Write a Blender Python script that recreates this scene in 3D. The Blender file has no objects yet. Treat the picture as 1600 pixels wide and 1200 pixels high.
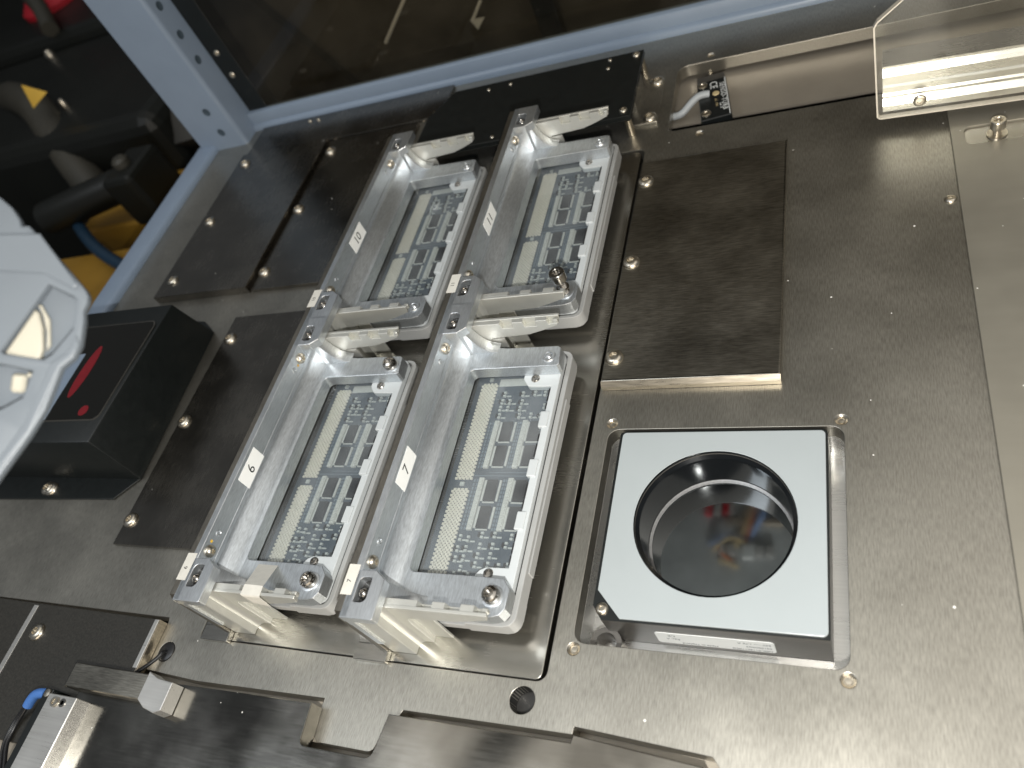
import bpy, bmesh, math, random
from mathutils import Vector, Matrix
random.seed(7)
S = 0.001                      # everything below is written in millimetres
sc = bpy.context.scene
COL = sc.collection

# ------------------------------------------------------------------ camera, world, lamps, exposure
cam_d = bpy.data.cameras.new('camera')
cam = bpy.data.objects.new('camera', cam_d)
COL.objects.link(cam)
cx = Vector((0.90932642, 0.21490764, -0.35628664))     # camera right
cy = Vector((0.04008345, 0.80705827, 0.58910972))      # camera up
cz = Vector((0.41414826, -0.54997423, 0.72526517))     # camera back
CAM = Vector((66.32, -165.0, 330.05))
cam.matrix_world = Matrix((( cx.x, cy.x, cz.x, CAM.x*S), (cx.y, cy.y, cz.y, CAM.y*S),
                           (cx.z, cy.z, cz.z, CAM.z*S), (0, 0, 0, 1)))
cam_d.sensor_width = 36.0
cam_d.lens = 1204.57/1600*36
cam_d.clip_start = 0.02
cam_d.clip_end = 60
cam_d.dof.use_dof = True
cam_d.dof.focus_distance = 0.40
cam_d.dof.aperture_fstop = 9.0
sc.camera = cam

w = bpy.data.worlds.new('World'); sc.world = w; w.use_nodes = True
w.node_tree.nodes['Background'].inputs[0].default_value = (0.62, 0.66, 0.70, 1)
w.node_tree.nodes['Background'].inputs[1].default_value = 0.18

def lamp(kind, name, loc, energy, color, **kw):
    d = bpy.data.lights.new(name, kind); d.energy = energy; d.color = color
    for k, v in kw.items(): setattr(d, k, v)
    o = bpy.data.objects.new(name, d); COL.objects.link(o); o.location = Vector(loc)*S
    return o
# the telephone's flash beside its lens, and the ceiling tubes of the hall above the machine
fl = CAM - cx*9 - cy*44
lamp('POINT', 'phone_flash', fl, 6.4, (1.0, 0.985, 0.94), shadow_soft_size=0.004)
a = lamp('AREA', 'ceiling_light', (330, 150, 1700), 17.0, (1.0, 0.94, 0.84), shape='RECTANGLE', size=3.0, size_y=2.0)
b = lamp('AREA', 'ceiling_light', (-900, -300, 1900), 9.0, (0.86, 0.93, 1.0), shape='RECTANGLE', size=1.2, size_y=0.5)
b.rotation_euler = (math.radians(-10), math.radians(-22), 0)

r_ = lamp('AREA', 'room_light', (520, -1350, 360), 12.0, (1.0, 0.87, 0.70), shape='RECTANGLE', size=1.7, size_y=0.7)
r_.rotation_euler = (Vector((0, 0, 0.02))-r_.location).to_track_quat('-Z', 'Y').to_euler()

vs = sc.view_settings
vs.view_transform = 'Standard'; vs.look = 'None'; vs.exposure = 0.12; vs.gamma = 1.0
sc.render.engine = 'CYCLES'
sc.cycles.max_bounces = 8
sc.cycles.sample_clamp_indirect = 4
sc.cycles.use_denoising = True

# ------------------------------------------------------------------ materials
def ramp(nt, fac, p0, c0, p1, c1):
    r = nt.nodes.new('ShaderNodeValToRGB')
    r.color_ramp.elements[0].position = p0; r.color_ramp.elements[0].color = c0
    r.color_ramp.elements[1].position = p1; r.color_ramp.elements[1].color = c1
    nt.links.new(fac, r.inputs[0]); return r.outputs[0]
def g(v): return (v, v, v, 1)
def base_mat(name, color, metallic=0.0, rough=0.5, spec=0.5):
    m = bpy.data.materials.new(name); m.use_nodes = True
    p = m.node_tree.nodes['Principled BSDF']
    p.inputs['Base Color'].default_value = (*color, 1)
    p.inputs['Metallic'].default_value = metallic
    p.inputs['Roughness'].default_value = rough
    p.inputs['Specular IOR Level'].default_value = spec
    return m, m.node_tree, p
def noise(nt, scale_vec, detail=2.0, rough=0.5, offset=(0, 0, 0)):
    tc = nt.nodes.new('ShaderNodeTexCoord'); mp = nt.nodes.new('ShaderNodeMapping')
    mp.inputs['Scale'].default_value = scale_vec; mp.inputs['Location'].default_value = offset
    nt.links.new(tc.outputs['Object'], mp.inputs[0])
    n = nt.nodes.new('ShaderNodeTexNoise'); n.inputs['Scale'].default_value = 1.0
    n.inputs['Detail'].default_value = detail; n.inputs['Roughness'].default_value = rough
    nt.links.new(mp.outputs[0], n.inputs['Vector']); return n.outputs['Fac']
def math_(nt, op, a, b):
    n = nt.nodes.new('ShaderNodeMath'); n.operation = op
    for i, v in enumerate((a, b)):
        if isinstance(v, (int, float)): n.inputs[i].default_value = v
        else: nt.links.new(v, n.inputs[i])
    return n.outputs[0]
def mixc(nt, kind, fac, a, b):
    n = nt.nodes.new('ShaderNodeMix'); n.data_type = 'RGBA'; n.blend_type = kind
    for sock, v in ((n.inputs[0], fac), (n.inputs[6], a), (n.inputs[7], b)):
        if isinstance(v, (int, float)): sock.default_value = v
        elif isinstance(v, tuple): sock.default_value = v if len(v) == 4 else (*v, 1)
        else: nt.links.new(v, sock)
    return n.outputs[2]
def specks(nt, scale, size, share):
    """small scattered marks: 1 on the mark, 0 elsewhere"""
    tc = nt.nodes.new('ShaderNodeTexCoord'); v = nt.nodes.new('ShaderNodeTexVoronoi')
    v.inputs['Scale'].default_value = scale; v.inputs['Randomness'].default_value = 1
    nt.links.new(tc.outputs['Object'], v.inputs['Vector'])
    near = math_(nt, 'LESS_THAN', v.outputs['Distance'], size)
    sep = nt.nodes.new('ShaderNodeSeparateColor'); nt.links.new(v.outputs['Color'], sep.inputs[0])
    few = math_(nt, 'LESS_THAN', sep.outputs[0], share)
    return math_(nt, 'MULTIPLY', near, few)
def brushed(name, color, rough, axis='y', fine=1300, long=170, bump=0.02, var=0.25, blotch=0.12, dust=0.0, metallic=1.0, rvar=0.12):
    m, nt, p = base_mat(name, color, metallic, rough)
    sv = {'x': (long, fine, fine), 'y': (fine, long, fine), 'z': (fine, fine, long)}[axis]
    n = noise(nt, sv, 3.0, 0.6)
    big = noise(nt, (22, 22, 22), 3.0, 0.55)
    c = mixc(nt, 'MULTIPLY', 1.0, (*color, 1), ramp(nt, n, 0.3, g(1-var), 0.7, g(1+var*0.35)))
    c = mixc(nt, 'MULTIPLY', 1.0, c, ramp(nt, big, 0.35, g(1-blotch), 0.65, g(1.0)))
    r = math_(nt, 'ADD', math_(nt, 'MULTIPLY', n, rvar), rough-rvar/2)
    r = math_(nt, 'ADD', r, math_(nt, 'MULTIPLY', math_(nt, 'SUBTRACT', big, 0.5), 0.22))
    if dust:
        d = specks(nt, 95, 0.055, dust)
        d2 = specks(nt, 260, 0.10, dust*0.35)
        d = math_(nt, 'MAXIMUM', d, d2)
        c = mixc(nt, 'MIX', math_(nt, 'MULTIPLY', d, 0.8), c, (0.85, 0.83, 0.78, 1))
        r = math_(nt, 'MAXIMUM', r, math_(nt, 'MULTIPLY', d, 0.8))
        nt.links.new(math_(nt, 'SUBTRACT', metallic, math_(nt, 'MULTIPLY', d, metallic)), p.inputs['Metallic'])
    nt.links.new(c, p.inputs['Base Color']); nt.links.new(r, p.inputs['Roughness'])
    if bump:
        bp = nt.nodes.new('ShaderNodeBump'); bp.inputs['Strength'].default_value = 1.0
        bp.inputs['Distance'].default_value = bump*S
        nt.links.new(n, bp.inputs['Height']); nt.links.new(bp.outputs[0], p.inputs['Normal'])
    return m
def plain(name, color, rough=0.5, metallic=0.0, spec=0.5, mottle=0.06, scale=60, bump=0.0, bscale=900):
    m, nt, p = base_mat(name, color, metallic, rough, spec)
    n = noise(nt, (scale,)*3, 4.0, 0.6)
    c = mixc(nt, 'MULTIPLY', 1.0, (*color, 1), ramp(nt, n, 0.3, g(1-mottle), 0.7, g(1+mottle*0.3)))
    nt.links.new(c, p.inputs['Base Color'])
    nt.links.new(math_(nt, 'ADD', math_(nt, 'MULTIPLY', n, 0.12), rough-0.06), p.inputs['Roughness'])
    if bump:
        f = noise(nt, (bscale,)*3, 2.0, 0.6)
        bp = nt.nodes.new('ShaderNodeBump'); bp.inputs['Distance'].default_value = bump*S
        nt.links.new(f, bp.inputs['Height']); nt.links.new(bp.outputs[0], p.inputs['Normal'])
    return m
def clear(name, tint, haze, gloss_rough=0.03, ior=1.49, haze_col=(0.8, 0.84, 0.86)):
    """clear sheet plastic or glass: lets light straight through, with a fresnel gloss and a little haze"""
    m = bpy.data.materials.new(name); m.use_nodes = True; nt = m.node_tree
    for n in list(nt.nodes):
        if n.type != 'OUTPUT_MATERIAL': nt.nodes.remove(n)
    out = [n for n in nt.nodes if n.type == 'OUTPUT_MATERIAL'][0]
    t = nt.nodes.new('ShaderNodeBsdfTransparent'); t.inputs[0].default_value = (*tint, 1)
    d = nt.nodes.new('ShaderNodeBsdfDiffuse'); d.inputs[0].default_value = (*haze_col, 1)
    gl = nt.nodes.new('ShaderNodeBsdfGlossy'); gl.inputs['Roughness'].default_value = gloss_rough
    fr = nt.nodes.new('ShaderNodeFresnel'); fr.inputs[0].default_value = ior
    m1 = nt.nodes.new('ShaderNodeMixShader'); m2 = nt.nodes.new('ShaderNodeMixShader')
    hz = ramp(nt, noise(nt, (26, 26, 26), 2.0, 0.5), 0.32, g(haze*0.35), 0.68, g(min(1, haze*1.7)))  # milky haze; its patchiness stands in for hazy reflections
    nt.links.new(hz, m1.inputs[0])
    nt.links.new(t.outputs[0], m1.inputs[1]); nt.links.new(d.outputs[0], m1.inputs[2])
    geo = nt.nodes.new('ShaderNodeNewGeometry')
    nt.links.new(math_(nt, 'MULTIPLY', fr.outputs[0], math_(nt, 'SUBTRACT', 1.0, geo.outputs['Backfacing'])), m2.inputs[0]); nt.links.new(m1.outputs[0], m2.inputs[1]); nt.links.new(gl.outputs[0], m2.inputs[2])
    nt.links.new(m2.outputs[0], out.inputs[0]); return m

M = dict(
    deck=brushed('brushed_deck_steel', (0.455, 0.435, 0.385), 0.37, 'y', 1750, 210, 0.003, 0.27, 0.10, dust=0.045, metallic=0.94, rvar=0.05),
    carrier=brushed('satin_carrier_steel', (0.52, 0.50, 0.455), 0.25, 'x', 1500, 100, 0.0015, 0.06, 0.14),
    dark=brushed('dark_brushed_steel', (0.42, 0.395, 0.34), 0.34, 'x', 1500, 150, 0.006, 0.32, 0.30, dust=0.05),
    side=brushed('dark_side_plate_steel', (0.27, 0.25, 0.22), 0.26, 'y', 1400, 130, 0.006, 0.15, 0.25, dust=0.04),
    front=brushed('polished_front_plate', (0.36, 0.345, 0.31), 0.17, 'x', 900, 60, 0.001, 0.05, 0.5, dust=0.07),
    edge=brushed('cut_steel_edge', (0.62, 0.55, 0.44), 0.30, 'x', 900, 80, 0.02, 0.25, 0.10),
    wallst=brushed('brown_grey_steel', (0.27, 0.25, 0.215), 0.45, 'y', 1500, 300, 0.012, 0.20, 0.10),
    alu=brushed('machined_aluminium', (0.72, 0.75, 0.775), 0.36, 'y', 1500, 200, 0.008, 0.16, 0.14, metallic=0.9),
    alu2=brushed('brushed_aluminium_floor', (0.66, 0.70, 0.735), 0.40, 'y', 1600, 260, 0.014, 0.22, 0.16, metallic=0.88),
    clip=plain('cast_cream_metal', (0.60, 0.60, 0.56), 0.42, 0.65, 0.5, 0.05, 90, 0.012, 1600),
    white=plain('white_plastic', (0.56, 0.59, 0.60), 0.38, 0, 0.5, 0.04, 80),
    grey=plain('light_grey_plastic', (0.36, 0.365, 0.36), 0.42, 0, 0.5, 0.06, 80),
    ring=plain('white_light_panel', (0.37, 0.405, 0.415), 0.30, 0, 0.5, 0.03, 30),
    black=plain('black_anodised', (0.012, 0.014, 0.014), 0.30, 0, 0.5, 0.2, 120),
    barrel=plain('black_barrel', (0.006, 0.007, 0.008), 0.13, 0.0, 0.35, 0.1, 120),
    body=plain('grey_housing', (0.20, 0.19, 0.175), 0.32, 0.7, 0.5, 0.1, 120),
    blackpaint=plain('black_powder_coat', (0.007, 0.009, 0.009), 0.38, 0, 0.45, 0.15, 200, 0.01, 2500),
    screw=plain('nickel_screw', (0.64, 0.59, 0.50), 0.30, 1.0, 0.5, 0.08, 300),
    darkscrew=plain('dark_screw', (0.42, 0.40, 0.37), 0.22, 1.0, 0.5, 0.1, 300),
    hole=plain('recess_shade', (0.02, 0.019, 0.018), 0.5, 0.0),  # near-black standing in for shade in holes, slots and gaps
    pcb=plain('circuit_board_blue', (0.058, 0.078, 0.100), 0.45, 0, 0.5, 0.10, 120),
    pcbline=plain('circuit_trace_blue', (0.17, 0.215, 0.25), 0.45, 0, 0.5, 0.2, 700),
    pad=plain('cream_pads', (0.76, 0.71, 0.59), 0.45, 0, 0.5, 0.1, 400),
    conn=plain('cream_connector', (0.60, 0.60, 0.55), 0.5, 0, 0.5, 0.15, 500),
    chip=plain('black_chip', (0.006, 0.007, 0.011), 0.5, 0, 0.2, 0.2, 600),
    solder=plain('solder_grey', (0.62, 0.64, 0.60), 0.35, 0.3),
    paper=plain('white_paper', (0.90, 0.91, 0.89), 0.6, 0, 0.3, 0.03),
    tape=plain('masking_tape', (0.70, 0.68, 0.62), 0.6, 0, 0.3, 0.08, 200, 0.03, 600),
    ink=plain('black_ink', (0.02, 0.02, 0.022), 0.6),
    greyink=plain('grey_ink', (0.16, 0.17, 0.18), 0.6),
    whiteink=plain('white_ink', (0.78, 0.80, 0.80), 0.6),
    yellow=plain('yellow_mark', (0.75, 0.47, 0.05), 0.5),
    glass=clear('window_plastic', (0.90, 0.92, 0.93), 0.055, 0.06),
    acryl=clear('clear_acrylic', (0.95, 0.95, 0.93), 0.035, 0.02, 1.49, (0.75, 0.71, 0.63)),
    acryledge=plain('acrylic_edge', (0.66, 0.61, 0.52), 0.25, 0, 0.6),
    lens=plain('coated_lens_glass', (0.40, 0.42, 0.425), 0.06, 1.0, 0.9, 0.03),
    thread=plain('silver_thread', (0.30, 0.30, 0.30), 0.35, 0.6, 0.5, 0.35, 900),
    blue=plain('blue_grey_paint', (0.225, 0.285, 0.375), 0.34, 0, 0.5, 0.04, 40),
    bluehole=plain('bolt_hole_shade', (0.05, 0.075, 0.10), 0.6),  # blue paint darkened for the shade inside bolt holes
    smoked=clear('smoked_window', (0.74, 0.71, 0.64), 0.012, 0.03, 1.49, (0.5, 0.45, 0.35)),
    tinted=plain('black_display', (0.010, 0.010, 0.009), 0.14, 0, 0.12, 0.05, 20),
    sheet=brushed('pale_cover_sheet', (0.33, 0.31, 0.26), 0.38, 'x', 90, 20, 0.0, 0.05, 0.08, dust=0.10, metallic=0.55),
    slot=plain('beige_inner_sheet', (0.36, 0.32, 0.265), 0.40, 0.35, 0.5, 0.08, 40),
    extr=brushed('extruded_aluminium', (0.78, 0.77, 0.74), 0.29, 'x', 900, 15, 0.001, 0.06, 0.10, metallic=0.8),
    cable=plain('grey_cable', (0.40, 0.43, 0.45), 0.45),
    blackcable=plain('black_cable', (0.012, 0.012, 0.013), 0.35),
    bluesleeve=plain('blue_sleeve', (0.07, 0.19, 0.52), 0.45),
    speckle=plain('black_speckled_panel', (0.035, 0.033, 0.028), 0.40, 0, 0.5, 0.5, 900, 0.03, 1500),
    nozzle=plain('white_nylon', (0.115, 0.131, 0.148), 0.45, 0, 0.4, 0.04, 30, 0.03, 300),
    cream=plain('cream_inner_part', (0.36, 0.34, 0.28), 0.4, 0, 0.5, 0.04, 60),
    red=plain('red_print', (0.20, 0.008, 0.014), 0.35, 0, 0.5, 0.2, 400),
    darkbg=plain('dark_machine_paint', (0.007, 0.008, 0.006), 0.45, 0, 0.4, 0.3, 8),
    bggrey=plain('grey_rubber', (0.045, 0.043, 0.038), 0.6, 0, 0.4, 0.3, 12),
    orange=plain('ochre_beam_paint', (0.30, 0.165, 0.02), 0.5, 0, 0.4, 0.2, 10),
    brownfill=plain('band_fill_brown', (0.34, 0.30, 0.24), 0.5, 0, 0.4, 0.1, 60),  # brown put in to tone the dark bands behind the raised plates
    backing=plain('brown_backing', (0.075, 0.066, 0.05), 0.6, 0, 0.3, 0.2, 6),
    bggrey2=plain('dark_grey_casting', (0.42, 0.45, 0.46), 0.6, 0, 0.4, 0.3, 25),
    bgpale=plain('pale_pipe', (0.055, 0.052, 0.042), 0.5, 0, 0.4, 0.2, 12),
    bgred=plain('red_cover', (0.50, 0.02, 0.035), 0.5, 0, 0.4, 0.3, 10),
    bghose=plain('dark_blue_hose', (0.012, 0.035, 0.065), 0.4),
    tan=plain('tan_wire', (0.60, 0.48, 0.26), 0.5), orangew=plain('orange_wire', (0.62, 0.20, 0.08), 0.5),
    bluew=plain('blue_wire', (0.22, 0.34, 0.60), 0.5),
    floor=plain('dark_floor', (0.02, 0.02, 0.018), 0.6, 0, 0.4, 0.3, 6),
)

# ------------------------------------------------------------------ geometry helpers (mm in, metres out)
def link(me, name, m, parent=None, loc=None, smooth=False):
    o = bpy.data.objects.new(name, me); COL.objects.link(o)
    me.materials.clear(); me.materials.append(M[m])
    if parent is not None: o.parent = parent
    if loc is not None: o.location = Vector(loc)*S
    if smooth: shade(me)
    return o
def shade(me, deg=35):
    for p in me.polygons: p.use_smooth = True
    bm = bmesh.new(); bm.from_mesh(me); c = math.radians(deg)
    for e in bm.edges:
        e.smooth = not (len(e.link_faces) == 2 and e.calc_face_angle(0) > c)
    bm.to_mesh(me); bm.free()
def rrect(x0, y0, x1, y1, r=0, n=5):
    rs = r if isinstance(r, (tuple, list)) else (r,)*4        # order: (x0y0, x1y0, x1y1, x0y1)
    out = []
    for (cx_, cy_, a0, rr) in ((x0, y0, 180, rs[0]), (x1, y0, 270, rs[1]), (x1, y1, 0, rs[2]), (x0, y1, 90, rs[3])):
        sx = 1 if cx_ == x0 else -1; sy = 1 if cy_ == y0 else -1
        if rr <= 0: out.append((cx_, cy_)); continue
        for k in range(n+1):
            t = math.radians(a0 + 90*k/n)
            out.append((cx_+sx*rr + rr*math.cos(t), cy_+sy*rr + rr*math.sin(t)))
    return out
def circ(x, y, r, n=24):
    return [(x+r*math.cos(2*math.pi*k/n), y+r*math.sin(2*math.pi*k/n)) for k in range(n)]
def arc(x, y, r, a0, a1, n=6):
    return [(x+r*math.cos(math.radians(a0+(a1-a0)*k/n)), y+r*math.sin(math.radians(a0+(a1-a0)*k/n))) for k in range(n+1)]
def area2(pts): return sum(pts[i-1][0]*pts[i][1]-pts[i][0]*pts[i-1][1] for i in range(len(pts)))
def plate(outline, w0, w1, holes=(), bevel=0.0, plane='xy'):
    """a flat outline (with holes) extruded from w0 to w1; returns a mesh"""
    cu = bpy.data.curves.new('outline', 'CURVE'); cu.dimensions = '2D'; cu.fill_mode = 'BOTH'
    for pts in (outline, *holes):
        sp = cu.splines.new('POLY'); sp.points.add(len(pts)-1)
        for p, q in zip(sp.points, pts): p.co = (q[0]*S, q[1]*S, 0, 1)
        sp.use_cyclic_u = True
    cu.extrude = ((w1-w0)/2-bevel)*S
    if bevel: cu.bevel_depth = bevel*S; cu.bevel_resolution = 1; cu.offset = -bevel*S
    tmp = bpy.data.objects.new('outline', cu); me = bpy.data.meshes.new_from_object(tmp)
    bpy.data.objects.remove(tmp); bpy.data.curves.remove(cu)
    z = (w0+w1)/2*S
    if plane == 'xy': me.transform(Matrix.Translation((0, 0, z)))
    elif plane == 'xz': me.transform(Matrix(((1, 0, 0, 0), (0, 0, 1, z), (0, 1, 0, 0), (0, 0, 0, 1)))); me.flip_normals()
    elif plane == 'yz': me.transform(Matrix(((0, 0, 1, z), (1, 0, 0, 0), (0, 1, 0, 0), (0, 0, 0, 1))))
    bm = bmesh.new(); bm.from_mesh(me); bmesh.ops.remove_doubles(bm, verts=bm.verts, dist=1e-7)
    bmesh.ops.recalc_face_normals(bm, faces=bm.faces); bm.to_mesh(me); bm.free()
    me.validate(); shade(me, 20)
    return me
def box(x0, y0, z0, x1, y1, z1, bevel=0.0, seg=1):
    bm = bmesh.new(); bmesh.ops.create_cube(bm, size=1)
    for v in bm.verts:
        v.co = Vector(((x0+x1)/2+(x1-x0)*v.co.x, (y0+y1)/2+(y1-y0)*v.co.y, (z0+z1)/2+(z1-z0)*v.co.z))*S
    if bevel: bmesh.ops.bevel(bm, geom=list(bm.edges), offset=bevel*S, segments=seg, affect='EDGES', profile=0.5)
    me = bpy.data.meshes.new('box'); bm.to_mesh(me); bm.free(); return me
def lathe(profile, n=24, axis='z', at=(0, 0, 0), cap=True):
    """(radius, height) pairs turned round an axis"""
    bm = bmesh.new(); rings = []
    for r, h in profile:
        rings.append([bm.verts.new((r*math.cos(2*math.pi*k/n)*S, r*math.sin(2*math.pi*k/n)*S, h*S)) for k in range(n)])
    for a_, b_ in zip(rings, rings[1:]):
        for k in range(n): bm.faces.new((a_[k], a_[(k+1) % n], b_[(k+1) % n], b_[k]))
    if cap:
        bm.faces.new(list(reversed(rings[0]))); bm.faces.new(rings[-1])
    bmesh.ops.recalc_face_normals(bm, faces=bm.faces)
    me = bpy.data.meshes.new('turned'); bm.to_mesh(me); bm.free()
    if axis == 'x': me.transform(Matrix.Rotation(math.pi/2, 4, 'Y'))
    elif axis == '-y': me.transform(Matrix.Rotation(math.pi/2, 4, 'X'))
    me.transform(Matrix.Translation(Vector(at)*S)); shade(me); return me
def tube(pts, r, res=4, smooth=True):
    cu = bpy.data.curves.new('path', 'CURVE'); cu.dimensions = '3D'
    sp = cu.splines.new('NURBS' if smooth else 'POLY'); sp.points.add(len(pts)-1)
    for p, q in zip(sp.points, pts): p.co = (q[0]*S, q[1]*S, q[2]*S, 1)
    if smooth: sp.use_endpoint_u = True; sp.order_u = 3; sp.resolution_u = 8
    cu.bevel_depth = r*S; cu.bevel_resolution = res; cu.use_fill_caps = True
    tmp = bpy.data.objects.new('path', cu); me = bpy.data.meshes.new_from_object(tmp)
    bpy.data.objects.remove(tmp); bpy.data.curves.remove(cu); shade(me, 50); return me
def text(body, size, mat4, depth=0.02, align='CENTER', spacing=1.0):
    cu = bpy.data.curves.new('lettering', 'FONT'); cu.body = body; cu.size = size*S; cu.extrude = depth*S
    cu.align_x = align; cu.align_y = 'CENTER'; cu.space_character = spacing
    cu.resolution_u = 3
    tmp = bpy.data.objects.new('lettering', cu); me = bpy.data.meshes.new_from_object(tmp)
    bpy.data.objects.remove(tmp); bpy.data.curves.remove(cu); me.transform(mat4); return me
def frame(o, right, up):
    """matrix that lays lettering with the given right and up directions at point o (mm)"""
    r = Vector(right).normalized(); u = Vector(up).normalized(); n = r.cross(u)
    return Matrix(((r.x, u.x, n.x, o[0]*S), (r.y, u.y, n.y, o[1]*S), (r.z, u.z, n.z, o[2]*S), (0, 0, 0, 1)))
def prism(pts, faces):
    me = bpy.data.meshes.new('solid'); me.from_pydata([Vector(p)*S for p in pts], [], faces)
    bm = bmesh.new(); bm.from_mesh(me); bmesh.ops.recalc_face_normals(bm, faces=bm.faces); bm.to_mesh(me); bm.free(); return me
def join(*meshes):
    bm = bmesh.new()
    for me in meshes: bm.from_mesh(me)
    out = bpy.data.meshes.new('joined'); bm.to_mesh(out); bm.free()
    for me in meshes:
        if me.users == 0: bpy.data.meshes.remove(me)
    return out
def moved(me, v):
    c = me.copy(); c.transform(Matrix.Translation(Vector(v)*S)); return c
def mirror_y(me, y):
    c = me.copy(); c.transform(Matrix(((1, 0, 0, 0), (0, -1, 0, 2*y*S), (0, 0, 1, 0), (0, 0, 0, 1)))); c.flip_normals(); return c
def thing(name, label, cat, loc=(0, 0, 0), group=None, rotz=0):
    o = bpy.data.objects.new(name, None); COL.objects.link(o); o.location = Vector(loc)*S
    o.empty_display_size = 0.02; o.rotation_euler = (0, 0, rotz)
    o['label'] = label; o['category'] = cat
    if group: o['group'] = group
    return o
def tag(o, label, cat, group=None):
    o['label'] = label; o['category'] = cat
    if group: o['group'] = group
    return o
def structure(o): o['kind'] = 'structure'; return o

# screws, one mesh each, shared
def button_head(r=5.3, h=2.4):
    body = lathe([(r, 0), (r*1.0, 0.35), (r*0.93, h*0.55), (r*0.72, h*0.88), (r*0.50, h), (r*0.42, h), (r*0.36, h*0.45)], 28)
    return body
BTN = button_head()
BTN_S = button_head(3.1, 1.6)
def socket_cap(r=4.1, h=4.6, shaft=0.0):
    pr = [(r*0.55, -shaft), (r*0.55, 0), (r*0.97, 0), (r, 0.4), (r, h-0.5), (r*0.9, h), (r*0.58, h), (r*0.50, h-0.4), (r*0.46, h-2.2)]
    return lathe(pr, 24)
def phillips(r=4.1, h=4.2):
    head = lathe([(r*0.5, -1.5), (r*0.5, 0), (r, 0), (r, h*0.55), (r*0.86, h*0.85), (r*0.55, h), (r*0.5, h*0.75), (r*0.2, h*0.5)], 24)
    teeth = [moved(box(-0.35, -0.5, 0, 0.35, 0.5, 0.5, 0.1), (r*0.9*math.cos(t), r*0.9*math.sin(t), h*0.55)) for t in [k*math.pi/7 for k in range(14)]]
    return join(head, *teeth)
HOLE = lathe([(2.0, -2.5), (2.0, -0.3), (2.3, 0.03), (3.0, 0.03), (3.1, -0.05)], 22, cap=False)
HOLE = lathe([(0.05, -1.2), (1.3, -1.25), (1.5, -1.8), (1.9, -1.8), (2.1, -0.9), (2.98, -0.12)], 22, cap=False)
DISC = lathe([(0.05, 0.0), (1.0, 0.0)], 20, cap=False)

# ------------------------------------------------------------------ deck and its openings
deck_holes = [rrect(-272.8, -80.8, -66.6, 288, (3, 5, 5, 3)),
              rrect(-57.4, -62.0, 57.4, 52.0, 6),
              rrect(-52.5, 303.0, 240, 381.5, (5, 2, 2, 9)),
              circ(-75.9, -89.6, 6.0, 32), circ(-292.0, -90.6, 5.5, 28)]
screw_spots = [(-56.2, 55.8), (56.3, 55.6), (-56.4, -64.9), (56.6, -65.6), (-29.4, 295.3), (-28.3, 389.0)]
deck_holes += [circ(x, y, 3.0, 20) for x, y in screw_spots]
deck_outline = ([(-545, -71.0), (-301.5, -72.0), (-300.6, -74.0), (-300.2, -101.4), (-262, -103.2), (-178.4, -101.6)] +
                [(-178.4, -117.0)] + arc(-173.5, -117.2, 4.0, 180, 270, 4) + arc(-146.5, -117.2, 4.0, 270, 360, 4) +
                [(-138, -112), (-133.5, -101.4), (-50.6, -100.4), (-50.2, -97.2), (7.5, -100.6), (11.5, -105.8), (310, -114), (310, 440), (-545, 440)])
deck = structure(link(plate(deck_outline, -9, 0, deck_holes, 0.25), 'machine_deck', 'deck'))
for x, y in screw_spots:
    link(HOLE, 'screw', 'screw', deck, (x, y, 0.05))
# round holes: near-black closed sleeves stand in for the shade inside
link(lathe([(6.0, -0.3), (6.0, -9.3), (0.1, -9.3)], 28, at=(-75.9, -89.6, 0), cap=False), 'hole_shade', 'hole', deck)
link(lathe([(5.5, -0.3), (5.5, -9.3), (0.1, -9.3)], 28, at=(-292.0, -90.6, 0), cap=False), 'hole_shade', 'hole', deck)
structure(link(plate(rrect(-540, -250, 300, 435), -64, -60), 'under_deck_dark', 'hole'))  # near-black sheet stands in for the unlit void below the deck
structure(link(plate([(-540, -255), (300, -255), (300, -93), (-540, -66)], -11.5, -9.4), 'band_filler', 'brownfill'))  # added brown filler, seen as the dark bands behind the raised plates

# recess round the lens unit
rec = link(join(plate(rrect(-59, -64, 59, 54, 7), -28, -26), plate(rrect(-60, -65, 60, 55, 8), -27, -9.2, [rrect(-57.4, -62.0, 57.4, 52.0, 6)])), 'lens_recess', 'extr', deck)
link(lathe([(7.5, -25.9), (7.5, -14), (5.0, -14), (5.0, -25.9)], 28, at=(-46.5, -56.5, 0), cap=False), 'recess_bush', 'body', deck)

# tray carrier plate let into the deck
carrier = structure(link(plate(rrect(-272.3, -80.3, -68.9, 286, (3, 3.5, 5, 3)), -8, 0.0, (), 0.35), 'carrier_plate', 'carrier'))
# ------------------------------------------------------------------ dark cover panel behind the lens unit
panel = thing('access_cover', 'dark brushed steel cover panel with bright front edge behind the white square lens unit', 'cover panel', (0, 0, 0))
link(plate(rrect(-65.2, 79.5, 29.2, 265.5, 0.6), 0.05, 6.2, (), 1.2), 'plate', 'dark', panel)
for y in (244, 169.5, 95.8): link(BTN, 'screw', 'screw', panel, (-59.4, y, 6.2))
link(plate([(79.6, 0.3), (77.6, 0.3), (77.4, 3.6), (79.7, 6.1)], -65.0, 29.0, (), 0, 'yz'), 'edge_strip', 'edge', panel)

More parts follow.
